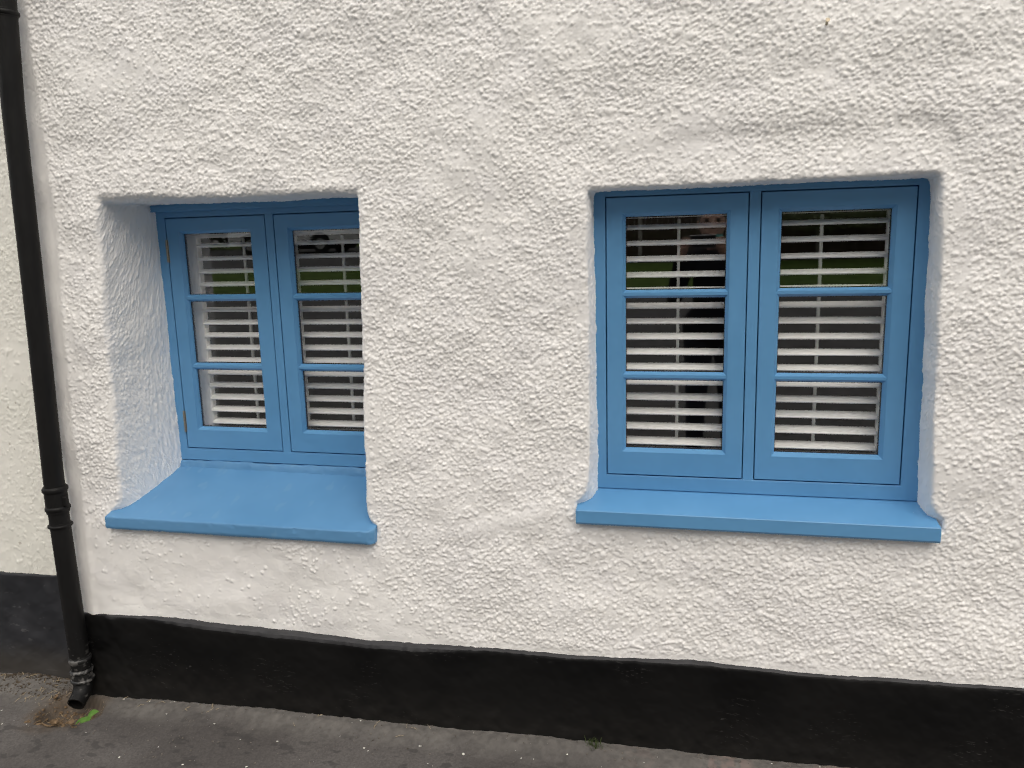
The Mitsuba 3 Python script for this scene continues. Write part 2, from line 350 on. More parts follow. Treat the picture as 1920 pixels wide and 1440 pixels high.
    n /= np.linalg.norm(n, axis=-1, keepdims=True) + 1e-12
    n *= np.sign((n[5, 5] @ np.array([0, -1.0, 0])) or 1)
    P = P + n * H[..., None]
    F = grid_faces(len(xs), len(zs), keep)
    m = trimesh.Trimesh(P.reshape(-1, 3), F, process=False)
    m.remove_unreferenced_vertices()
    if m.face_normals[:2000].mean(0)[1] > 0:
        m.invert()
    return m

wall = thing('cottage_wall', 'white roughcast cottage wall with rounded window recesses and a black painted plinth along its foot', 'wall')
add('roughcast', build_wall(), 'white_render', wall, True)

k = add('nail', cat(trimesh.creation.cylinder(0.0030, 0.022, sections=10).apply_transform(trimesh.transformations.rotation_matrix(math.pi / 2 - 0.25, (1, 0, 0))).apply_translation((0.308, -0.010, 2.022)),
                    trimesh.creation.cylinder(0.0052, 0.002, sections=12).apply_transform(trimesh.transformations.rotation_matrix(math.pi / 2 - 0.25, (1, 0, 0))).apply_translation((0.308, -0.0205, 2.0245))), 'brass', None, 30)
tag(k, 'small rusty nail sticking out of the white wall high above the right-hand window', 'nail')

# plinth: a low painted band standing proud of the wall
GX = [-3.6, -2.46, -2.2, -1.86, -1.69, -1.39, -0.976, -0.62, -0.29, 0.066, 0.40, 1.2, 2.6]
GZ = [-0.03, -0.02, -0.012, 0.0, 0.011, 0.026, 0.027, 0.03, 0.035, 0.037, 0.044, 0.05, 0.06]
def ground_line(x):
    return np.interp(x, GX, GZ)

def build_plinth():
    xs = spaced([(-2.06, 1.0, 0.005), (1.0, 2.4, 0.02)])
    pr = np.interp(xs, [-2.1, -1.8, -1.6, -0.85, -0.62, -0.4, 2.4], [0.012, 0.012, 0.026, 0.030, 0.012, 0.012, 0.012])
    top = plinth_top(xs) + 0.006 * fb(xs, xs * 0, xs * 0, 9, 3, 51) + 0.004 * fb(xs, xs * 0, xs * 0, 60, 2, 52)
    ss = [(-1, 0), (-0.35, 0.0), (0, 0)]
    V = []
    nz = 56
    for k in range(nz + 4):
        if k == 0: y, z = np.full_like(xs, 0.03), top + 0.001
        elif k == 1: y, z = -pr * 0.25, top
        elif k == 2: y, z = -pr * 0.75, top - 0.004 - pr * 0.12
        elif k == 3: y, z = -pr * 0.97, top - 0.009 - pr * 0.25
        else:
            t = (k - 3) / nz
            y, z = -pr - (0.032 - pr) * 0.7 * t, (top - 0.013 - pr * 0.25) * (1 - t) + (-0.06) * t
        d = 0.010 * fb(xs, z, xs * 0, 6, 3, 53) + 0.003 * fb(xs, z, xs * 0, 40, 2, 54) if k > 1 else 0
        if k > 1:
            d = d + 0.010 * fb(xs, z, xs * 0 + 3, 25, 3, 55) * sstep(-1.75, -1.9, xs)
        V.append(np.stack([xs, y - d, z], -1))
    V = np.array(V).transpose(1, 0, 2)
    m = trimesh.Trimesh(V.reshape(-1, 3), grid_faces(*V.shape[:2]), process=False)
    if m.face_normals.mean(0)[1] > 0: m.invert()
    return m
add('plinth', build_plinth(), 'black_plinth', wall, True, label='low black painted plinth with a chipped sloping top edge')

# ------------------------------------------------------------------ neighbour's wall beyond the drainpipe
def build_neighbour():
    xs = spaced([(-4.2, -2.75, 0.012), (-2.75, -1.97, 0.0032)]); zs = spaced([(0.30, 2.30, 0.0032), (2.30, 2.75, 0.012)])
    X, Z = np.meshgrid(xs, zs, indexing='ij')
    H = splat_bumps(xs, zs, lambda x, z: np.clip(0.30 + 0.9 * fb(x, x * 0, z, 5, 3, 61) + 0.35 * sstep(0.9, 1.6, z), 0.02, 0.7), 62, hmax=0.0036)
    H += 0.0020 * fb(X, X * 0, Z, 26, 2, 63) + 0.008 * fb(X, X * 0, Z, 4, 2, 64)
    P = np.stack([X, 0.075 - H, Z], -1)
    m = trimesh.Trimesh(P.reshape(-1, 3), grid_faces(len(xs), len(zs)), process=False)
    if m.face_normals[:50].mean(0)[1] > 0: m.invert()
    return m
def build_neighbour_plinth():
    xs = spaced([(-4.2, -2.75, 0.015), (-2.75, -1.97, 0.005)]); zs = np.arange(-0.10, 0.3851, 0.005)
    top = 0.386 + 0.006 * fb(xs, xs * 0, xs * 0, 22, 3, 65) + 0.012 * (xs + 2.3)
    rows = []
    for z in list(zs) + [0.385]:
        t = (z + 0.10) / 0.485
        zz = -0.10 + t * (top + 0.10)
        y = 0.064 - 0.010 * fb(xs, xs * 0, zz, 18, 4, 66) - 0.012 * fb(xs, xs * 0, zz, 5, 2, 67)
        rows.append(np.stack([xs, y, zz], -1))
    rows[-1][:, 1] = 0.085
    V = np.array(rows).transpose(1, 0, 2)
    m = trimesh.Trimesh(V.reshape(-1, 3), grid_faces(*V.shape[:2]), process=False)
    if m.face_normals.mean(0)[1] > 0: m.invert()
    return m
nb = thing('neighbouring_wall', 'cream rendered wall of the next house beyond the black drainpipe, with sparse pebbly bumps', 'wall')
add('render', build_neighbour(), 'cream_render', nb, True)
add('plinth', build_neighbour_plinth(), 'worn_black', nb, True, label='scuffed blue-black plinth with pale scrape marks')

# ------------------------------------------------------------------ windows
def build_window(tw, label, w, h, gap, sash_off, hinge, sill_label):
    """Local frame: x along the wall from the first sash's left edge, y into the wall from the frame's face, z up from the sash's bottom edge."""
    win = thing('casement_window', label, 'window')
    e, fw, fb_, ft = 0.0035, 0.050, 0.046, 0.036
    X0, X1 = -fw, 2 * w + gap + fw
    prof = [(0.002, 0.0), (fw - e - 0.001, 0.0), (fw - e, 0.001), (fw - e, 0.026), (fw + 0.012, 0.026), (fw + 0.012, 0.07), (0.0, 0.07), (0.0, 0.002)]
    zb, zt = -fb_, h + ft
    n = len(prof); V = []
    for i, y in prof:
        il, ib, it = i, i * fb_ / fw if i < fw - 0.01 else i + (fb_ - fw), i * ft / fw if i < fw - 0.01 else i + (ft - fw)
        V += [(X0 + il, y, zb + ib), (X1 - il, y, zb + ib), (X1 - il, y, zt - it), (X0 + il, y, zt - it)]
    F = []
    for k in range(n):
        a, b = 4 * k, 4 * ((k + 1) % n)
        F += [(a + j, a + (j + 1) % 4, b + (j + 1) % 4, b + j) for j in range(4)]
    F = np.array(F); fr = trimesh.Trimesh(np.array(V), np.vstack([F[:, [0, 1, 2]], F[:, [0, 2, 3]]]), process=False); fr.fix_normals()
    mu = box(w + e, w + gap - e, 0.0006, 0.026, -e, h + e, 0.0)
    mu2 = box(w - 0.012, w + gap + 0.012, 0.0265, 0.0695, -0.012, h + 0.012)
    add('frame', cat(fr), 'blue_paint', win, False, tw)
    add('mullion', cat(mu, mu2), 'blue_paint', win, False, tw)
    st, sr, stt, sb = sash_off   # stile left, stile right, top rail, bottom rail
    for s in (0, 1):
        x0 = s * (w + gap)
        ls = add('sash', ring_sash(x0, w, h, st, sr, stt, sb), 'blue_paint', win, False, tw)
        gx0, gx1, gz0, gz1 = x0 + st, x0 + w - sr, sb, h - stt
        zs_ = [gz0, gz0 + (gz1 - gz0) * 0.3235, gz0 + (gz1 - gz0) * 0.6765, gz1]
        hb = 0.0115
        for zc in (zs_[1], zs_[2]):
            P = [(y, z) for z, y in ((zc - hb, 0.0135), (zc - hb, 0.020), (zc + hb, 0.020), (zc + hb, 0.0135), (zc + 0.0042, 0.0035), (zc - 0.0042, 0.0035))]
            a, b = gx0 - 0.0015, gx1 + 0.0015
            V = np.array([(a + (0.0 if y > 0.01 else -0.008), y, z) for y, z in P] + [(b + (0.0 if y > 0.01 else 0.008), y, z) for y, z in P])
            add('glazing_bar', trimesh.convex.convex_hull(V), 'blue_paint', ls, False, tw)
        for k in range(3):
            a, b = zs_[k] + (hb if k else 0), zs_[k + 1] - (hb if k < 2 else 0)
            V = np.array([(gx0 - 0.004, 0.0185, a - 0.004), (gx1 + 0.004, 0.0185, a - 0.004), (gx1 + 0.004, 0.0185, b + 0.004), (gx0 - 0.004, 0.0185, b + 0.004)])
            add('pane', (V, np.array([[0, 1, 2], [0, 2, 3]])), 'window_glass', ls, False, tw)
            add('glazing_spacer', ring(gx0 - 0.006, gx1 + 0.006, a - 0.005, b + 0.005, [(0.0, 0.0200), (0.0075, 0.0200), (0.0075, 0.0265), (0.0, 0.0265)]), 'glazing_black', ls, False, tw)
        if hinge and s == 0:
            for zc in (h * 0.865, h * 0.118):
                kn = [trimesh.creation.cylinder(0.0036, 0.0145, sections=14) for _ in range(5)]
                for i, k_ in enumerate(kn):
                    k_.apply_translation((-0.0018, -0.0022, zc + (i - 2) * 0.0152))
                pl_ = box(-0.0075, 0.0038, -0.0006, 0.004, zc - 0.038, zc + 0.038, 0.0003)
                add('hinge', cat(*kn, pl_), 'brass', ls, 30, tw, label='weathered brass butt hinge')
    return win

def ring_sash(x0, w, h, st, sr, stt, sb):
    x1 = x0 + w
    def loop(kind, d, y):
        if kind == 'o': return [(x0 + d, y, d), (x1 - d, y, d), (x1 - d, y, h - d), (x0 + d, y, h - d)]
        return [(x0 + st - d, y, sb - d), (x1 - sr + d, y, sb - d), (x1 - sr + d, y, h - stt + d), (x0 + st - d, y, h - stt + d)]
    L = [loop('o', 0.0, 0.033), loop('o', 0.0, 0.0012), loop('o', 0.0012, 0.0), loop('i', 0.0095, 0.0), loop('i', 0.0085, 0.0014), loop('i', 0.0005, 0.012), loop('i', 0, 0.018), loop('i', 0.007, 0.0182), loop('i', 0.007, 0.033)]
    V = np.array(sum(L, [])); F = []; n = len(L)
    for k in range(n):
        a, b = 4 * k, 4 * ((k + 1) % n)
        F += [(a + j, a + (j + 1) % 4, b + (j + 1) % 4, b + j) for j in range(4)]
    F = np.array(F); m = trimesh.Trimesh(V, np.vstack([F[:, [0, 1, 2]], F[:, [0, 2, 3]]]), process=False); m.fix_normals(); return m

LW, LH, RW, RH, GAP = 0.3762, 0.8034, 0.3834, 0.80, 0.0354
TL = T().translate([-1.76, 0.2652, 0.825]).rotate([0, 0, 1], math.degrees(-0.0197))
TR = T().translate([-0.2388, 0.112, 0.8337])
wl = build_window(TL, 'deep-set blue casement window beside the black drainpipe, its right edge cut off by the wall', LW, LH, GAP, (0.056, 0.062, 0.052, 0.075), True, '')
wr = build_window(TR, 'blue casement window set near the wall face, with both sashes in full view', RW, RH, GAP, (0.053, 0.055, 0.053, 0.078), False, '')

# head drip of the left window and the mortar strip under its frame
def rough_bar(x0, x1, prof, amp, seed, step=0.006, scale=45):
    """A bar along x with a closed (y, z) profile, its surface uneven."""
    xs = np.arange(x0, x1 + 1e-6, step); n = len(prof); pr = np.array(prof)
    c = pr.mean(0)
    V = np.zeros((len(xs), n, 3)); V[..., 0] = xs[:, None]; V[..., 1:] = pr[None]
    d = amp * 2 * fb(V[..., 0], V[..., 1] * 1.3, V[..., 2] * 1.3, scale, 3, seed)
    o = pr - c; o /= np.linalg.norm(o, axis=1, keepdims=True)
    V[..., 1:] += d[..., None] * o[None]
    j = np.arange(n); F = []
    for i in range(len(xs) - 1):
        q = np.stack([i * n + j, i * n + (j + 1) % n, (i + 1) * n + (j + 1) % n, (i + 1) * n + j], 1); F += [q[:, [0, 1, 2]], q[:, [0, 2, 3]]]
    V = V.reshape(-1, 3); k = len(V)
    V = np.vstack([V, [[xs[0], *c]], [[xs[-1], *c]]]); e = (len(xs) - 1) * n
    F = np.vstack(F + [np.stack([(j + 1) % n, j, 0 * j + k], 1), np.stack([e + j, e + (j + 1) % n, 0 * j + k + 1], 1)])
    m = trimesh.Trimesh(V, F, process=False); m.fix_normals(); return m

add('head_drip', rough_bar(-0.052, 0.80, [(-0.022, 0.826), (-0.022, 0.836), (-0.020, 0.850), (-0.012, 0.858), (0.0, 0.86), (-0.002, 0.826)], 0.0022, 71), 'blue_paint', wl, 40, TL)
add('mortar_strip', rough_bar(-0.036, 0.81, [(0.03, -0.0475), (-0.002, -0.0475), (-0.006, -0.055), (-0.010, -0.066), (-0.011, -0.080), (0.03, -0.080)], 0.0055, 72), 'blue_masonry', wl, 40, TL)

def sill(x0, x1, yb, zb, yf, zf, thick, amp, seed, chip):
    """Sloping sill: rounded front edge, uneven surface, chips along the front arris."""
    top = [(yb + (yf + 0.006 - yb) * t, zb + (zf - zb) * t - 0.004 * math.sin(math.pi * t) * (1 if chip else 0)) for t in np.linspace(0, 1, 26)]
    arc = [(yf + 0.006 - 0.006 * math.sin(a), zf - 0.006 + 0.006 * math.cos(a)) for a in np.linspace(0.3, math.pi / 2, 4)] if chip else [(yf + 0.0015, zf - 0.0003), (yf, zf - 0.0022)]
    front = [(yf - 0.001 * t, zf - 0.006 - (thick - 0.012) * t) for t in np.linspace(0.05, 1, 6)]
    bot = [(yf + 0.003, zf - thick), (yf + 0.02, zf - thick + 0.002), (yb, zf - thick + 0.002)]
    pr = np.array(top + arc + front + bot); n = len(pr)
    xs = np.arange(x0, x1 + 1e-6, 0.005); V = np.zeros((len(xs), n, 3)); V[..., 0] = xs[:, None]; V[..., 1:] = pr[None]
    nrm = np.gradient(pr, axis=0)[:, ::-1] * [1, -1]; nrm /= np.linalg.norm(nrm, axis=1, keepdims=True)
    if nrm[3][1] < 0: nrm = -nrm
    d = amp * (fb(V[..., 0], V[..., 1], V[..., 2], 9, 3, seed) * 2 + fb(V[..., 0], V[..., 1], V[..., 2], 70, 2, seed + 1) * 0.8)
    if chip:
        ed = np.exp(-(((V[..., 1] - yf) ** 2 + (V[..., 2] - zf) ** 2) ** 0.5 / 0.012) ** 2) + np.exp(-(((V[..., 1] - yf) ** 2 + (V[..., 2] - zf + thick) ** 2) ** 0.5 / 0.008) ** 2)
        d -= 0.016 * ed * np.clip(fb(V[..., 0], V[..., 1], V[..., 2], 55, 3, seed + 2) - 0.08, 0, 1)
    V[..., 1:] += d[..., None] * nrm[None]
    if chip:   # the right front corner is knocked off
        q = (V[..., 0] - x1) - (V[..., 1] - yf) * 0.9 - (V[..., 2] - zf) * -0.10
        q = q + 0.022 + 0.006 * fb(V[..., 0], V[..., 1], V[..., 2], 60, 2, 9)
        V[..., 1] += np.clip(q, 0, 1) * 0.75 * (V[..., 1] < yf + 0.05); 
    V = V.reshape(-1, 3); k = len(V); j = np.arange(n); F = []
    for i in range(len(xs) - 1):
        q = np.stack([i * n + j, i * n + (j + 1) % n, (i + 1) * n + (j + 1) % n, (i + 1) * n + j], 1); F += [q[:, [0, 1, 2]], q[:, [0, 2, 3]]]
    e = (len(xs) - 1) * n
    V = np.vstack([V, V[:n].mean(0), V[e:e + n].mean(0)])
    F = np.vstack(F + [np.stack([(j + 1) % n, j, 0 * j + k], 1), np.stack([e + j, e + (j + 1) % n, 0 * j + k + 1], 1)])
    m = trimesh.Trimesh(V, F, process=False); m.fix_normals(); return m

add('sill', sill(-1.883, -0.938, 0.275, 0.762, -0.034, 0.664, 0.043, 0.0016, 81, True), 'blue_masonry', wl, 35, label='deep sloping blue masonry sill with a chipped front edge')
add('sill', sill(-0.315, 0.636, 0.135, 0.789, -0.030, 0.7645, 0.042, 0.0003, 82, False), 'blue_paint', wr, 30, label='shallow smooth blue sill projecting past the opening')

# ------------------------------------------------------------------ plantation shutters behind the glass
def slat_mesh(L, wd=0.050, th=0.0132, tilt=5):
    a = np.linspace(0, 2 * math.pi, 20, endpoint=False)
    P = np.stack([np.cos(a) * wd / 2, np.sign(np.sin(a)) * np.abs(np.sin(a)) ** 0.8 * th / 2], 1)
    c, s = math.cos(math.radians(tilt)), math.sin(math.radians(tilt))
    P = P @ np.array([[c, s], [-s, c]])
    n = len(P); V = np.vstack([np.column_stack([np.full(n, 0.0), P]), np.column_stack([np.full(n, L), P]), [[0, 0, 0]], [[L, 0, 0]]])
    j = np.arange(n); q = np.stack([j, (j + 1) % n, (j + 1) % n + n, j + n], 1)
    F = np.vstack([q[:, [0, 1, 2]], q[:, [0, 2, 3]], np.stack([(j + 1) % n, j, 0 * j + 2 * n], 1), np.stack([n + j, n + (j + 1) % n, 0 * j + 2 * n + 1], 1)])
    m = trimesh.Trimesh(V, F, process=False); m.fix_normals(); return m

def build_shutter(tw, xa, xb, sl, sr, z0, pitch, yc, label, seed, rod=0.0):
    """A panel between the slat ends xa..xb (local), its stiles sl and sr wide; the first slat's centre at z0, going down."""
    k = thing('shutter', label, 'shutter')
    n = 15; zt, zb = z0 + pitch * 0.56, z0 - pitch * 14 - pitch * 0.46
    for a, b in ((xa - sl, xa), (xb, xb + sr)):
        add('stile', box(a, b, yc - 0.014, yc + 0.014, zb - 0.07, zt + 0.07, 0.0015), 'shutter_white', k, False, tw)
    add('rail', box(xa + 0.0003, xb - 0.0003, yc - 0.0135, yc + 0.0135, zt, zt + 0.068, 0.0015), 'shutter_white', k, False, tw)
    add('rail', box(xa + 0.0003, xb - 0.0003, yc - 0.0135, yc + 0.0135, zb - 0.068, zb, 0.0015), 'shutter_white', k, False, tw)
    r_ = random.Random(seed)
    base = [mikit.ply(slat_mesh(xb - xa - 0.003, tilt=t), 'shutter_white', 40) for t in (8.5, 10, 11.5)]
    for i in range(n):
        add('slat', base[r_.randrange(3)], None, k, to_world=tw @ T().translate([xa + 0.0015, yc, z0 - pitch * i + r_.uniform(-0.0006, 0.0006)]))
    xm = (xa + xb) / 2 + rod
    add('tilt_rod', box(xm - 0.0045, xm + 0.0045, yc + 0.0262, yc + 0.036, z0 - pitch * 14 + 0.004, z0 + 0.022, 0.0015), 'shutter_white', k, False, tw)
    return k
TLs = T().translate([0, 0.36, 0]).rotate([0, 0, 1], 0)
build_shutter(TLs, -1.702, -1.358, 0.075, 0.0147, 1.536, 0.0452, 0.0, 'white louvred shutter with a broad left stile behind the left sash of the deep-set window', 1, -0.016)
build_shutter(TLs, -1.328, -0.984, 0.0147, 0.075, 1.536, 0.0452, 0.0, 'white louvred shutter behind the right sash of the deep-set window, partly hidden by the wall', 2, -0.014)
TRs = T().translate([0, 0.207, 0])
build_shutter(TRs, -0.208, 0.126, 0.05, 0.0267, 1.552, 0.0455, 0.0, 'white louvred shutter behind the left sash of the right-hand window', 3)
build_shutter(TRs, 0.181, 0.5155, 0.0267, 0.05, 1.552, 0.0455, 0.0, 'white louvred shutter behind the right sash of the right-hand window, its right stile in view', 4, 0.004)

# linings that close the window openings behind the frames, and the dim room
def room():
    x0, x1, y0, y1, z0, z1 = -2.0, 2.35, 0.10, 4.2, 0.10, 2.70
    t = 0.15
    return cat(box(x0 - 0.02, x0 + t, y0, y1, z0, z1), box(x1 - t, x1, y0, y1, z0, z1), box(x0 + t, x1 - t, y1 - t, y1, z0, z1), box(x0 + t, x1 - t, y0, y1 - t, z1 - t, z1))
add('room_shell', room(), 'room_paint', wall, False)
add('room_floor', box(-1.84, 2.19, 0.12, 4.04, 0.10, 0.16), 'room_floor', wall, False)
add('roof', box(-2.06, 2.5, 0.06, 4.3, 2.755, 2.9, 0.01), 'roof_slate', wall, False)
nbk = add('back', box(-4.2, -2.08, 0.11, 4.2, -0.05, 2.76), 'room_paint', nb, False)

# ------------------------------------------------------------------ drainpipe
dp = thing('drainpipe', 'black painted cast-iron drainpipe with ringed collars and a short open shoe at the pavement', 'drainpipe')
PZ = np.array([2.75, 2.263, 1.96, 1.6, 1.23, 0.787, 0.256, 0.09]); PX = np.array([-1.975, -1.992, -2.012, -2.021, -2.031, -2.046, -2.038, -2.036])
def pipe_x(z): return np.interp(z, PZ[::-1], PX[::-1])
PY = -0.052
zz = np.linspace(2.75, 0.115, 90)
add('pipe', tube(np.stack([pipe_x(zz), PY + 0 * zz, zz], 1), 0.0315), 'black_pipe_paint', dp, 40)
def collar(zc, hh, r, beads):
    Z = []; Rr = []
    zs_ = np.linspace(zc + hh, zc - hh, 40)
    rr = np.full(40, r)
    for bz, br, bh in beads:
        rr = np.maximum(rr, r + br * np.sqrt(np.clip(1 - ((zs_ - bz) / bh) ** 2, 0, 1)))
    rr[0] = rr[-1] = 0.030; rr[1] = rr[-2] = r * 0.99
    zs_[1] = zs_[0]; zs_[-2] = zs_[-1] 
    zs_[1] -= 1e-4; zs_[-2] += 1e-4
    return tube(np.stack([pipe_x(zs_), PY + 0 * zs_, zs_], 1), rr)
add('collar', collar(0.722, 0.045, 0.0350, [(0.757, 0.0045, 0.009), (0.692, 0.004, 0.007)]), 'black_pipe_paint', dp, 40)
add('collar', collar(0.632, 0.010, 0.0322, [(0.632, 0.006, 0.006)]), 'black_pipe_paint', dp, 40)
add('collar', collar(2.226, 0.012, 0.0325, [(2.226, 0.0045, 0.007)]), 'black_pipe_paint', dp, 40)
add('collar', collar(0.150, 0.012, 0.0325, [(0.150, 0.0045, 0.007)]), 'worn_collar', dp, 40)
add('collar', collar(0.092, 0.024, 0.034, [(0.108, 0.0045, 0.006), (0.075, 0.0045, 0.006)]), 'worn_collar', dp, 40)
a = np.linspace(0, 1, 16)
sx = -2.036 + 0.010 * a; 
ang = np.radians(68) * a
Rb = 0.062
shoe = np.stack([sx, PY - Rb * (1 - np.cos(ang)), 0.085 - Rb * np.sin(ang)], 1)
shoe = np.vstack([[-2.036, PY, 0.115], shoe, shoe[-1] + (shoe[-1] - shoe[-2]) / np.linalg.norm(shoe[-1] - shoe[-2]) * 0.02])
shoe[1:, 2] -= 0.006
so_ = np.linspace(0.032, 0.0285, len(shoe)); outer = tube(shoe, so_, cap=False); inner = tube(shoe[3:], so_[3:] - 0.0045, cap=False); inner.invert()
tend = shoe[-1] - shoe[-2]; tend /= np.linalg.norm(tend)
lip = tube(np.array([shoe[-1], shoe[-1] + tend * 1e-4]), [0.0285, 0.024], cap=False)
add('shoe', cat(outer, lip), 'black_pipe_paint', dp, 40, label='short open outlet at the foot of the pipe')
add('shoe_bore', cat(inner), 'pipe_inside', dp, 40)
add('lug', box(pipe_x(0.722) + 0.028, pipe_x(0.722) + 0.046, PY - 0.012, PY + 0.004, 0.700, 0.735, 0.003), 'black_pipe_paint', dp, False)

# ------------------------------------------------------------------ pavement and the land across the street
def pave_z(X, Y):
    z = ground_line(X) + 0.004 * fb(X, Y, X * 0, 5, 3, 91) + 0.0022 * fb(X, Y, X * 0, 40, 2, 92)
    z = z + 0.02 * np.minimum(0, Y + 0.05)
    z = z - 0.018 * sstep(-0.04, -0.12, Y + 0.05 * fb(X, Y, X * 0, 9, 2, 93)) * sstep(-1.9, -1.75, X)   # mortar fillet at the wall's foot
    z = z + 0.007 * fb(X, Y, X * 0, 45, 3, 94) * sstep(-0.16, -0.05, Y)
    hole = np.sqrt(((X + 2.04) / 0.115) ** 2 + ((Y + 0.115) / 0.085) ** 2) + 0.25 * fb(X, Y, X * 0, 18, 2, 95)
    z = z - 0.045 * sstep(1.05, 0.75, hole)
    lump = np.exp(-((X + 2.35) / 0.12) ** 2 - ((Y - 0.02) / 0.06) ** 2)
    return z + 0.02 * lump
xs = spaced([(-4.2, -2.8, 0.03), (-2.8, 0.9, 0.0065), (0.9, 2.6, 0.03)]); ys = spaced([(-2.75, -0.62, 0.03), (-0.62, 0.12, 0.0055)])
X, Y = np.meshgrid(xs, ys, indexing='ij')
pm = trimesh.Trimesh(np.stack([X, Y, pave_z(X, Y)], -1).reshape(-1, 3), grid_faces(len(xs), len(ys)), process=False)
if pm.face_normals.mean(0)[2] < 0: pm.invert()
add('pavement', pm, 'pavement_tarmac', None, True); labels['pavement'] = {'kind': 'structure'}

# litter by the drainpipe shoe
def leaf_mesh(L, W, curl, seed, serr=0.0):
    r_ = np.random.default_rng(seed); n, m = 13, 5
    V = []
    for i in range(n):
        t = i / (n - 1); wd = W * math.sin(math.pi * min(1, t ** 0.75)) ** 0.8 * (1 + serr * (1 if i % 2 else -1)) if 0 < i < n - 1 else 0.0004
        for j in range(m):
            u = (j / (m - 1) - 0.5) * 2
            V.append((t * L, u * wd, curl * (t - 0.5) ** 2 * L * 2 + 0.35 * abs(u) * wd + curl * u * u * wd + r_.uniform(-1, 1) * 0.0004))
    V = np.array(V); F = grid_faces(n, m)
    top = trimesh.Trimesh(V, F, process=False)
    return top
def place(m, loc, yaw, pitch=0.0, roll=0.0):
    m = m.copy(); m.apply_transform(trimesh.transformations.euler_matrix(roll, pitch, yaw)); m.apply_translation(loc); return m
leafdesc = ['curled brown dead leaf lying in the hollow below the pipe outlet', 'tan dead leaf at the front rim of the hollow below the pipe outlet', 'small dark brown dead leaf left of the pipe outlet',
            'pale brown dead leaf under the green seedling', 'long thin dead leaf along the rim of the hollow', 'crumpled dead leaf against the neighbouring plinth']
lp = [(-2.045, -0.195, 0.3, .035, .011), (-2.010, -0.205, 2.6, .032, .009), (-2.10, -0.15, 1.2, .03, .010), (-1.975, -0.190, -0.4, .035, .010), (-2.07, -0.213, 0.15, .05, .004), (-2.14, -0.075, 2.0, .028, .008)]
for i, (x, y, yw, L, W) in enumerate(lp):
    z = float(pave_z(np.array([x]), np.array([y]))[0]) + 0.008
    k = add('dead_leaf', place(leaf_mesh(L, W, 0.5, 100 + i), (x, y, z), yw, rng.uniform(-.2, .2), rng.uniform(-.35, .35)), 'dry_leaf_brown', None, True)
    tag(k, leafdesc[i], 'leaf', 'dead leaves in the hollow at the drainpipe foot')
wd = thing('seedling', 'small bright green seedling sprouting beside the drainpipe outlet', 'plant')
sx, sy = -1.963, -0.125
sz = float(pave_z(np.array([sx]), np.array([sy]))[0])
add('stem', tube([(sx, sy, sz - 0.01), (sx + 0.002, sy - 0.004, sz + 0.018), (sx - 0.003, sy - 0.010, sz + 0.048)], 0.0011, 6), 'green_leaf', wd, True)
for (yw, pt, L, W, dx, dz) in ((-0.9, 0.25, 0.044, 0.0185, 0.0, 0.048), (0.45, -0.35, 0.040, 0.016, 0.002, 0.046), (-2.3, 0.45, 0.042, 0.0170, -0.003, 0.044)):
    add('leaf', place(leaf_mesh(L, W, -0.3, 7, 0.08), (sx + dx, sy - 0.010, sz + dz), yw, pt, 0.25), 'green_leaf', wd, True)
tf = []
gx, gy = -0.262, -0.042
for i in range(46):
    x, y = gx + rng.normal(0, 0.014), gy + rng.normal(0, 0.010)
    z = float(pave_z(np.array([x]), np.array([y]))[0]); an, ln = rng.uniform(0, 6.28), rng.uniform(0.008, 0.024)
    d = np.array([math.cos(an), math.sin(an), 0]) * ln * rng.uniform(0.3, 1.0)
    w_ = np.array([-math.sin(an), math.cos(an), 0]) * 0.0011
    p0 = np.array([x, y, z - 0.002]); p1 = p0 + d * 0.5 + [0, 0, ln * 0.8]; p2 = p0 + d + [0, 0, ln]
    tf.append(trimesh.Trimesh([p0 - w_, p0 + w_, p1 + w_ * .8, p1 - w_ * .8, p2], [[0, 1, 2], [0, 2, 3], [3, 2, 4]], process=False))
k = add('grass_tuft', cat(*tf), 'grass_blade'); tag(k, 'tiny tuft of grass growing at the foot of the plinth under the right-hand window', 'grass')

# grit, straw and paint flecks strewn over the pavement: too many and too small to count
def chips(n, xr, yr, smin, smax, seed, flat=0.4, wall_bias=True):
    r_ = np.random.default_rng(seed); out_v, out_f, at = [], [], 0
    ico = trimesh.creation.icosphere(subdivisions=1, radius=1.0)
    x = r_.uniform(*xr, n); y = yr[1] - (yr[1] - yr[0]) * r_.uniform(0, 1, n) ** (1.8 if wall_bias else 1.0)
    z = pave_z(x, y)
    for i in range(n):
        s = smin + (smax - smin) * r_.uniform() ** 3
        v = ico.vertices * [s * r_.uniform(.6, 1.7), s * r_.uniform(.5, 1), s * flat] + r_.normal(0, s * 0.12, ico.vertices.shape)
        a = r_.uniform(0, 6.28); c, q = math.cos(a), math.sin(a)
        v = v @ np.array([[c, q, 0], [-q, c, 0], [0, 0, 1.0]]) + [x[i], y[i], z[i] + s * flat * 0.4]
        out_v.append(v); out_f.append(ico.faces + at); at += len(v)
    return trimesh.Trimesh(np.vstack(out_v), np.vstack(out_f), process=False)
def stuff(name, mesh, bsdf, label, category):
    k = add(name, mesh, bsdf, None, False); labels[k] = {'label': label, 'category': category, 'kind': 'stuff'}
stuff('paint_flecks', chips(130, (-2.3, 0.6), (-0.42, -0.03), 0.0006, 0.0042, 201, 0.3), 'fleck_white', 'white paint flecks scattered over the dark pavement', 'paint flecks')
stuff('soil_crumbs', chips(1500, (-2.75, -2.10), (-0.06, 0.055), 0.0008, 0.0045, 204, 0.7), 'soil', 'dark soil and crumbs banked along the foot of the neighbouring plinth', 'soil')
stuff('grit', chips(1500, (-2.6, 0.8), (-0.30, -0.025), 0.0007, 0.0032, 202, 0.6), 'grit_grey', 'grey and brown grit along the foot of the walls', 'grit')
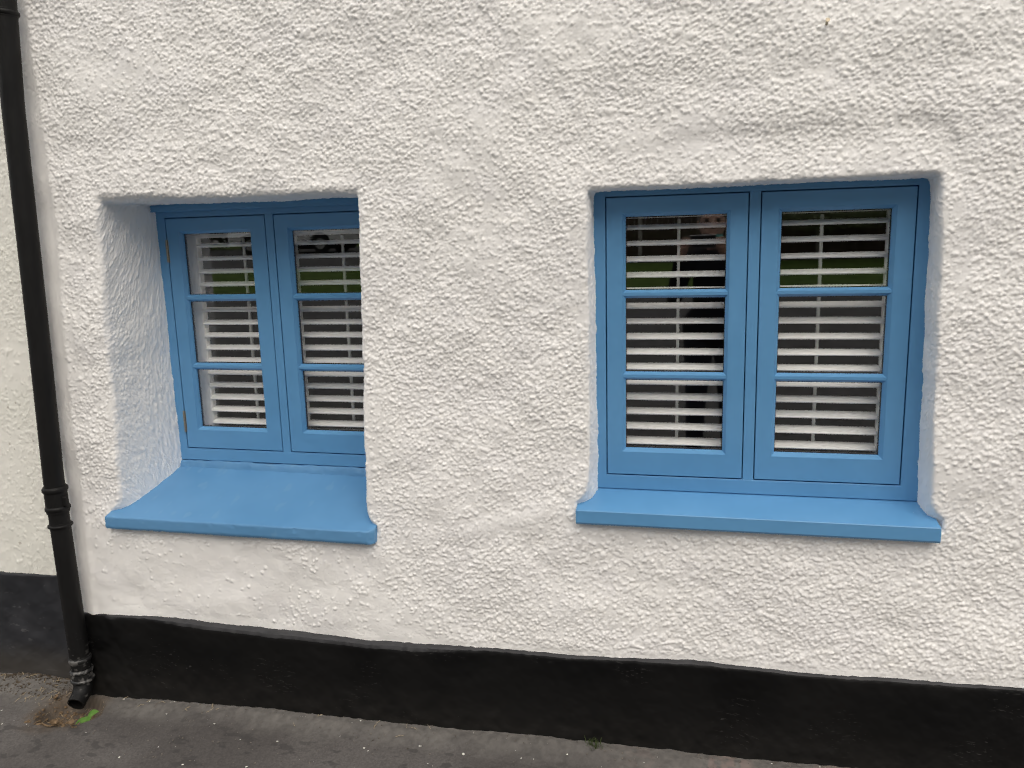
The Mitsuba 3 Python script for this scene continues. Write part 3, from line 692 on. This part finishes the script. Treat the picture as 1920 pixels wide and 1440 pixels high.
stuff('litter_crumbs', chips(420, (-2.15, -1.95), (-0.20, -0.06), 0.0012, 0.0065, 203, 0.5, False), 'dry_leaf_brown', 'brown leaf crumbs filling the hollow under the pipe outlet', 'leaf litter')
st_ = []
for i in range(70):
    x = rng.normal(-2.12, 0.10) if i < 52 else rng.uniform(-1.9, -0.6); y = -0.03 - abs(rng.normal(0, 0.06)) if i < 52 else -0.04 - abs(rng.normal(0, 0.03))
    if i > 40 and i < 52: x, y = rng.uniform(-2.5, -2.2), rng.uniform(0.0, 0.04)
    z = float(pave_z(np.array([x]), np.array([y]))[0]) + 0.003; a = rng.uniform(0, 3.14); L = rng.uniform(0.008, 0.030)
    st_.append(tube([(x, y, z), (x + math.cos(a) * L / 2, y + math.sin(a) * L / 2, z + rng.uniform(0, .006)), (x + math.cos(a) * L, y + math.sin(a) * L, z + rng.uniform(0, .008))], 0.0006, 4))
stuff('straw_bits', cat(*st_), 'straw', 'bits of dry straw at the foot of the walls by the drainpipe', 'straw')

# ---- across the street (seen mirrored in the panes)
def sheet(name, xa, xb, P, bsdf, kind='structure', nx=60):
    x = np.linspace(xa, xb, nx); P = np.array(P); V = np.zeros((nx, len(P), 3)); V[..., 0] = x[:, None]; V[..., 1:] = P[None]
    m = trimesh.Trimesh(V.reshape(-1, 3), grid_faces(nx, len(P)), process=False)
    if m.face_normals.mean(0)[2] < 0: m.invert()
    add(name, m, bsdf); labels[name] = {'kind': kind}
sheet('kerb', -40, 40, [(-2.75, -0.03), (-2.76, -0.006), (-2.77, 0.0), (-2.88, -0.003), (-2.89, -0.012), (-2.892, -0.16)], 'fleck_white')
sheet('road', -40, 40, [(-2.89, -0.13), (-6.0, -0.08), (-9.0, 0.08), (-13.6, 0.42)], 'road_tarmac')
sheet('grass_bank', -40, 40, [(-13.6, 0.42), (-13.7, 0.50), (-16, 0.72), (-18.3, 0.90)], 'turf')
sheet('upper_road', -40, 40, [(-18.3, 0.90), (-20.5, 1.12), (-23, 1.30), (-28, 1.5)], 'road_tarmac')
sheet('ground', -150, 150, [(-28, 1.5), (-60, 2.0), (-160, 2.0)], 'turf')
sheet('side_ground', -150, -4.2, [(4.5, -0.04), (-2.75, -0.04)], 'pavement_tarmac')
sheet('back_ground', -150, 150, [(160, -0.3), (4.0, -0.08)], 'turf')

# ---- white van parked on the upper road
mat('car_white', (0.72, 0.72, 0.71), 0.25, 0.5, clearcoat=0.6)
mat('tyre_black', (0.012, 0.012, 0.012), 0.8, 0.2)
mat('alloy', (0.45, 0.45, 0.46), 0.35, 0.5, metallic=0.9)
mat('car_glass', (0.015, 0.018, 0.02), 0.08, 0.5)
mat('lamp_red', (0.35, 0.02, 0.02), 0.25, 0.5)
mat('fence_brown', lambda p, n, uv: mix((0.045, 0.032, 0.022), (0.09, 0.065, 0.045), fbm(p.x * 6, p.y * 6, p.z * 2, 3)), 0.85, 0.2)
mat('post_grey', (0.4, 0.38, 0.35), 0.8, 0.2)
mat('bark', (0.06, 0.045, 0.035), 0.9, 0.1)
scene['shrub_leaf'] = {'type': 'principledthin', 'base_color': rgb(0.34, 0.38, 0.22), 'roughness': 0.5, 'diff_trans': 0.5, 'spec_trans': 0.0}
scene['hedge_leaf'] = {'type': 'principledthin', 'base_color': rgb(0.035, 0.055, 0.02), 'roughness': 0.5, 'diff_trans': 0.5, 'spec_trans': 0.0}
from shapely import Polygon, Point
def build_van(x, y, z):
    k = thing('parked_van', 'white van parked on the road above the grass bank, seen mirrored in the deep-set window', 'van')
    P = Polygon([(-2.25, 0.35), (-2.3, 0.6), (-2.28, 1.05), (-2.05, 1.12), (-1.45, 1.75), (-1.2, 1.86), (1.9, 1.88), (2.15, 1.75), (2.22, 0.9), (2.22, 0.35)]).buffer(0.05).buffer(-0.02)
    for wx in (-1.45, 1.35):
        P = P.difference(Point(wx, 0.32).buffer(0.40))
    b = trimesh.creation.extrude_polygon(P, 1.75, engine='earcut'); b.apply_transform(trimesh.transformations.rotation_matrix(math.pi / 2, (1, 0, 0))); b.apply_translation((x, y + 0.875, z))
    body = add('body', b, 'car_white', k, False)
    add('chassis', box(x - 2.0, x + 2.0, y - 0.62, y + 0.62, z + 0.14, z + 0.42, 0.03), 'tyre_black', k)
    for gx in ((-1.55, -0.75), (-0.65, 0.55), (0.65, 1.9)):
        lo = -1.55 if gx[0] < -1 else gx[0]
        g = Polygon([(gx[0] + (-.15 if gx[0] < -1 else 0), 1.15), (gx[1], 1.15), (gx[1], 1.62), (gx[0] + (.25 if gx[0] < -1 else 0), 1.62)]).buffer(0.03)
        for yy in (0.872, -0.892):
            w_ = trimesh.creation.extrude_polygon(g, 0.02, engine='earcut'); w_.apply_transform(trimesh.transformations.rotation_matrix(math.pi / 2, (1, 0, 0))); w_.apply_translation((x, y + yy + 0.014, z)); add('window', w_, 'car_glass', body, False)
    for wx in (-1.45, 1.35):
        for yy in (0.76, -0.76):
            c = trimesh.creation.cylinder(0.315, 0.2, sections=40); c.apply_transform(trimesh.transformations.rotation_matrix(math.pi / 2, (1, 0, 0))); c.apply_translation((x + wx, y + yy, z + 0.315))
            wk = add('wheel', c, 'tyre_black', k, 40)
            r_ = cat(*[trimesh.creation.cylinder(rr, 0.02, sections=30) for rr in (0.19,)], *[box(-0.02, 0.02, 0.03, 0.18, -0.02, 0.02).apply_transform(trimesh.transformations.rotation_matrix(t_, (0, 0, 1))) for t_ in np.arange(5) * 2 * math.pi / 5])
            r_.apply_transform(trimesh.transformations.rotation_matrix(math.pi / 2, (1, 0, 0))); r_.apply_translation((x + wx, y + yy + math.copysign(0.103, yy), z + 0.315)); add('rim', r_, 'alloy', wk, False)
    add('headlight', box(x - 2.33, x - 2.22, y + 0.5, y + 0.8, z + 0.75, z + 0.93, 0.02), 'car_glass', k); add('headlight', box(x - 2.33, x - 2.22, y - 0.8, y - 0.5, z + 0.75, z + 0.93, 0.02), 'car_glass', k)
    add('tail_light', box(x + 2.2, x + 2.27, y + 0.7, y + 0.85, z + 0.9, z + 1.25, 0.02), 'lamp_red', k); add('tail_light', box(x + 2.2, x + 2.27, y - 0.85, y - 0.7, z + 0.9, z + 1.25, 0.02), 'lamp_red', k)
build_van(-15.0, -23.6, 1.32)

# ---- dark fence with shrubs across the street
fn = thing('board_fence', 'dark brown board fence on top of the grass bank across the street', 'fence')
fb0 = mikit.ply(box(-0.07, 0.07, -0.011, 0.011, 0, 1.75, 0.003), 'fence_brown')
for i in range(110):
    add('board', fb0, None, fn, to_world=T().translate([-3.2 + i * 0.147, -18.9 + 0.02 * (i % 2), 0.93 + 0.01 * math.sin(i * 1.7)]))
pb = mikit.ply(box(-0.05, 0.05, -0.05, 0.05, 0, 1.7, 0.006), 'post_grey')
for i in range(8):
    add('post', pb, None, fn, to_world=T().translate([-1.35 + i * 2.2, -18.79, 0.85]))
def leaves(cx, cy, cz, rx, ry, rz, n, size, seed, droop=False):
    r_ = np.random.default_rng(seed)
    d = r_.normal(size=(n, 3)); d /= np.linalg.norm(d, axis=1, keepdims=True)
    rad = r_.uniform(0.2, 1, n) ** 0.5 * (0.75 + 0.5 * meshkit.fbm(d * 2.2 + seed, 2))
    c = d * rad[:, None] * [rx, ry, rz] + [cx, cy, cz]
    a = r_.normal(size=(n, 3)); a /= np.linalg.norm(a, axis=1, keepdims=True); b = np.cross(a, r_.normal(size=(n, 3))); b /= np.linalg.norm(b, axis=1, keepdims=True)
    s = size * r_.uniform(.6, 1.3, (n, 1))
    V = np.stack([c - a * s, c + b * s * .45, c + a * s, c - b * s * .45], 1).reshape(-1, 3)
    q = np.arange(n)[:, None] * 4
    return V, np.vstack([q + [0, 1, 2], q + [0, 2, 3]])
def bush(x, y, z, rx, ry, rz, n, size, seed, mt, label, cat_, name='shrub'):
    k = thing(name, label, cat_)
    gz = z - rz * 1.1
    st = [tube([(x, y, gz), (x + math.cos(t_) * rx * .25, y + math.sin(t_) * ry * .2, z - rz * .3), (x + math.cos(t_) * rx * .55, y + math.sin(t_) * ry * .5, z + rz * .35)], [0.05, 0.035, 0.012], 7) for t_ in (0.3, 2.1, 4.0, 5.2)]
    add('stem', cat(*st), 'bark', k, 40)
    add('foliage', leaves(x, y, z, rx, ry, rz, n, size, seed), mt, k, False)
bush(3.4, -17.9, 2.2, 2.1, 0.7, 0.62, 7000, 0.055, 301, 'shrub_leaf', 'pale green shrub spilling over the fence, mirrored in the right-hand window', 'shrub')
bush(7.2, -18.1, 1.9, 1.6, 0.8, 0.95, 5000, 0.06, 302, 'hedge_leaf', 'dark green shrub against the fence, mirrored at the right of the right-hand window', 'shrub')
bush(-8.5, -29, 3.2, 3.2, 2.2, 1.8, 7000, 0.13, 303, 'hedge_leaf', 'dark broad bush behind the parked van', 'bush')
bush(-24, -29, 3.4, 4.2, 2.2, 2.0, 7000, 0.14, 304, 'hedge_leaf', 'dark bush to the left of the parked van across the street', 'bush')

def tree(x, y, z, h, r, seed):
    r_ = random.Random(seed)
    k = thing('broadleaf_tree', TREE_LABELS.pop(0), 'tree')
    top = (x + r_.uniform(-.4, .4), y, z + h * .72)
    tr = [tube([(x, y, z - .3), (x + .05, y, z + h * .3), top], [.26, .19, .06], 10)]
    for i in range(6):
        a_ = i * 1.05 + r_.uniform(-.3, .3); q0 = (x + .03, y, z + h * (.3 + .05 * i)); q1 = (x + math.cos(a_) * r * .7, y + math.sin(a_) * r * .7, z + h * (.5 + .06 * i))
        tr.append(tube([q0, tuple((np.array(q0) + np.array(q1)) / 2 + [0, 0, .2]), q1], [.1, .07, .03], 7))
    add('trunk', cat(*tr), 'bark', k, 40)
    V, F, at = [], [], 0
    for i in range(9):
        a_ = r_.uniform(0, 6.28); q = r_.uniform(.1, .62) * r
        v, f = leaves(x + math.cos(a_) * q, y + math.sin(a_) * q, z + h * r_.uniform(.42, .86), r * .52, r * .52, h * .17, 2200, .19, seed * 10 + i)
        V.append(v); F.append(f + at); at += len(v)
    add('crown', (np.vstack(V), np.vstack(F)), 'hedge_leaf', k, False)
TREE_LABELS = ['tall dark tree at the left end of the row across the street', 'dark tree second from the left in the row across the street', 'dark tree in the middle of the row across the street',
               'dark tree right of the middle in the row across the street', 'tall dark tree at the right end of the row across the street']
for i, (tx, ty, th_, tr_) in enumerate([(-30, -30, 14, 6.0), (-17, -32, 14, 6.0), (-5, -29, 14, 5.8), (6, -30, 14.5, 6.0), (18, -29, 14, 6.0)]):
    tree(tx, ty, 1.6, th_, tr_, 40 + i)

# ---- the photographer, standing in the street behind the camera
def limb(chain, fine=0.012):
    out = m3.Manifold()
    for (p, r), (q, s) in zip(chain[:-1], chain[1:]):
        a = m3.Manifold.sphere(r, 20).translate(tuple(p)); b = m3.Manifold.sphere(s, 20).translate(tuple(q)); out += m3.Manifold.batch_hull([a, b])
    return out
def smooth_m(M, fine, it=8):
    M = M.refine_to_length(fine); g = M.to_mesh(); t_ = trimesh.Trimesh(np.array(g.vert_properties[:, :3]), np.array(g.tri_verts), process=True)
    trimesh.smoothing.filter_taubin(t_, iterations=it); return t_
def ell(c, r):
    return m3.Manifold.sphere(1.0, 28).scale(tuple(r)).translate(tuple(c))
mat('skin', (0.52, 0.33, 0.26), 0.5, 0.4)
mat('navy_cloth', (0.012, 0.013, 0.018), 0.85, 0.2)
mat('dark_denim', (0.02, 0.023, 0.034), 0.85, 0.2)
mat('shoe_black', (0.012, 0.012, 0.012), 0.5, 0.4)
mat('hair_grey', (0.16, 0.14, 0.12), 0.7, 0.3)
mat('mask_teal', (0.10, 0.36, 0.32), 0.7, 0.3)
mat('phone_black', (0.01, 0.01, 0.011), 0.25, 0.5)
mat('phone_edge', (0.6, 0.6, 0.62), 0.3, 0.5, metallic=0.8)
mat('eye_dark', (0.02, 0.015, 0.012), 0.2, 0.5)
px, py = 0.13, -2.56
pe = thing('person', 'person in dark jacket and teal chin mask holding up a phone, mirrored in a window', 'person')
hd = np.array([px - 0.02, py + 0.05, 1.60])
body = limb([((px, py, 1.02), 0.135), ((px, py, 1.18), 0.125), ((px, py + .01, 1.33), 0.130)]) + limb([((px - .13, py, 1.385), 0.062), ((px, py, 1.40), 0.075), ((px + .13, py, 1.385), 0.062)]) + limb([((px - .06, py, .98), .13), ((px + .06, py, .98), .13)])
jk = body
arms = []
for s, hx in ((-1, -0.020), (1, 0.128)):
    sh = (px + s * .175, py, 1.37); el = (px + s * .235, py + .10, 1.17); wr_ = (hx + s * .042, -2.215, 1.43)
    jk += limb([(sh, .064), (el, .050), ((np.array(el) * .12 + np.array(wr_) * .88), .037)]); arms.append((s, hx, wr_))
add('jacket', smooth_m(jk, 0.02), 'navy_cloth', pe, True)
leg = m3.Manifold()
for s in (-1, 1):
    leg += limb([((px + s * .085, py, .95), .098), ((px + s * .10, py + .015, .50), .062), ((px + s * .11, py - .01, .10), .045)])
add('trousers', smooth_m(leg, 0.02), 'dark_denim', pe, True)
for s in (-1, 1):
    add('shoe', smooth_m(limb([((px + s * .11, py - .03, .035), .042), ((px + s * .115, py + .07, .03), .040), ((px + s * .125, py + .17, .02), .032)]), 0.012), 'shoe_black', pe, True)
skin = ell(hd, (.076, .098, .112)) + ell(hd + [0, .03, -.055], (.058, .066, .066)) + limb([(hd + [0, -.02, -.07], .055), ((px, py, 1.42), .062)])
skin += limb([(hd + [0, .095, .012], .010), (hd + [0, .116, -.022], .014)]) + ell(hd + [0, .096, -.066], (.024, .010, .009))
for s in (-1, 1):
    skin += ell(hd + [s * .078, -.005, -.01], (.010, .020, .032)) + ell(hd + [s * .032, .085, .028], (.020, .010, .006))
for s, hx, w_ in arms:
    w_ = np.array(w_); palm = np.array([hx + s * .022, -2.196, 1.482])
    skin += limb([(w_ + (np.array([px + s * .235, py + .1, 1.17]) - w_) * .15, .028), (w_, .025), (palm + [s * .006, -.004, -.02], .024), (palm + [s * .004, -.004, .012], .022)])
    for f_, (dz, L) in enumerate(((.030, 1.0), (.013, 1.05), (-.004, 1.0), (-.021, .85))):
        k0 = palm + [s * .012, .003, dz * .9]; k1 = palm + [s * .010, .022, dz]; k2 = palm + [-s * .010 * L, .0255, dz * .95]; 
        skin += limb([(k0, .0092), (k1, .0085), (k2, .0075)])
    t0_ = palm + [-s * .002, -.020, .018]; skin += limb([(palm + [s * .004, -.008, -.01], .013), (t0_, .010), (t0_ + [-s * .028, -.002, .012], .0085)])
add('skin', smooth_m(skin, 0.006, 5), 'skin', pe, True)
for s in (-1, 1):
    add('eye', trimesh.creation.icosphere(3, 0.0115).apply_translation(hd + [s * .032, .084, .014]), 'eye_dark', pe, True)
hr = (ell(hd + [0, -.014, .022], (.083, .100, .105)) - ell(hd + [0, .10, -.03], (.2, .085, .11))) - m3.Manifold.cube((.5, .5, .5), True).translate(tuple(hd + [0, 0, -.27]))
add('hair', smooth_m(hr, 0.012), 'hair_grey', pe, True)
mk = ell(hd + [0, .034, -.085], (.066, .072, .042)) - ell(hd + [0, .03, -.070], (.061, .068, .045))
add('face_mask', smooth_m(mk, 0.008, 3), 'mask_teal', pe, True, label='teal face mask pulled down under the chin')
ph = thing('phone', 'black phone held sideways in both hands by the person mirrored in the right-hand window', 'phone')
add('case', box(-0.018, 0.126, -2.190, -2.1822, 1.457, 1.531, 0.0025), 'phone_edge', ph)
add('back_panel', box(-0.015, 0.123, -2.1821, -2.1812, 1.460, 1.528, 0.0003), 'phone_black', ph)
add('lens', trimesh.creation.cylinder(0.006, 0.004, sections=24).apply_transform(trimesh.transformations.rotation_matrix(math.pi / 2, (1, 0, 0))).apply_translation((0.0, -2.1795, 1.515)), 'car_glass', ph, 30)
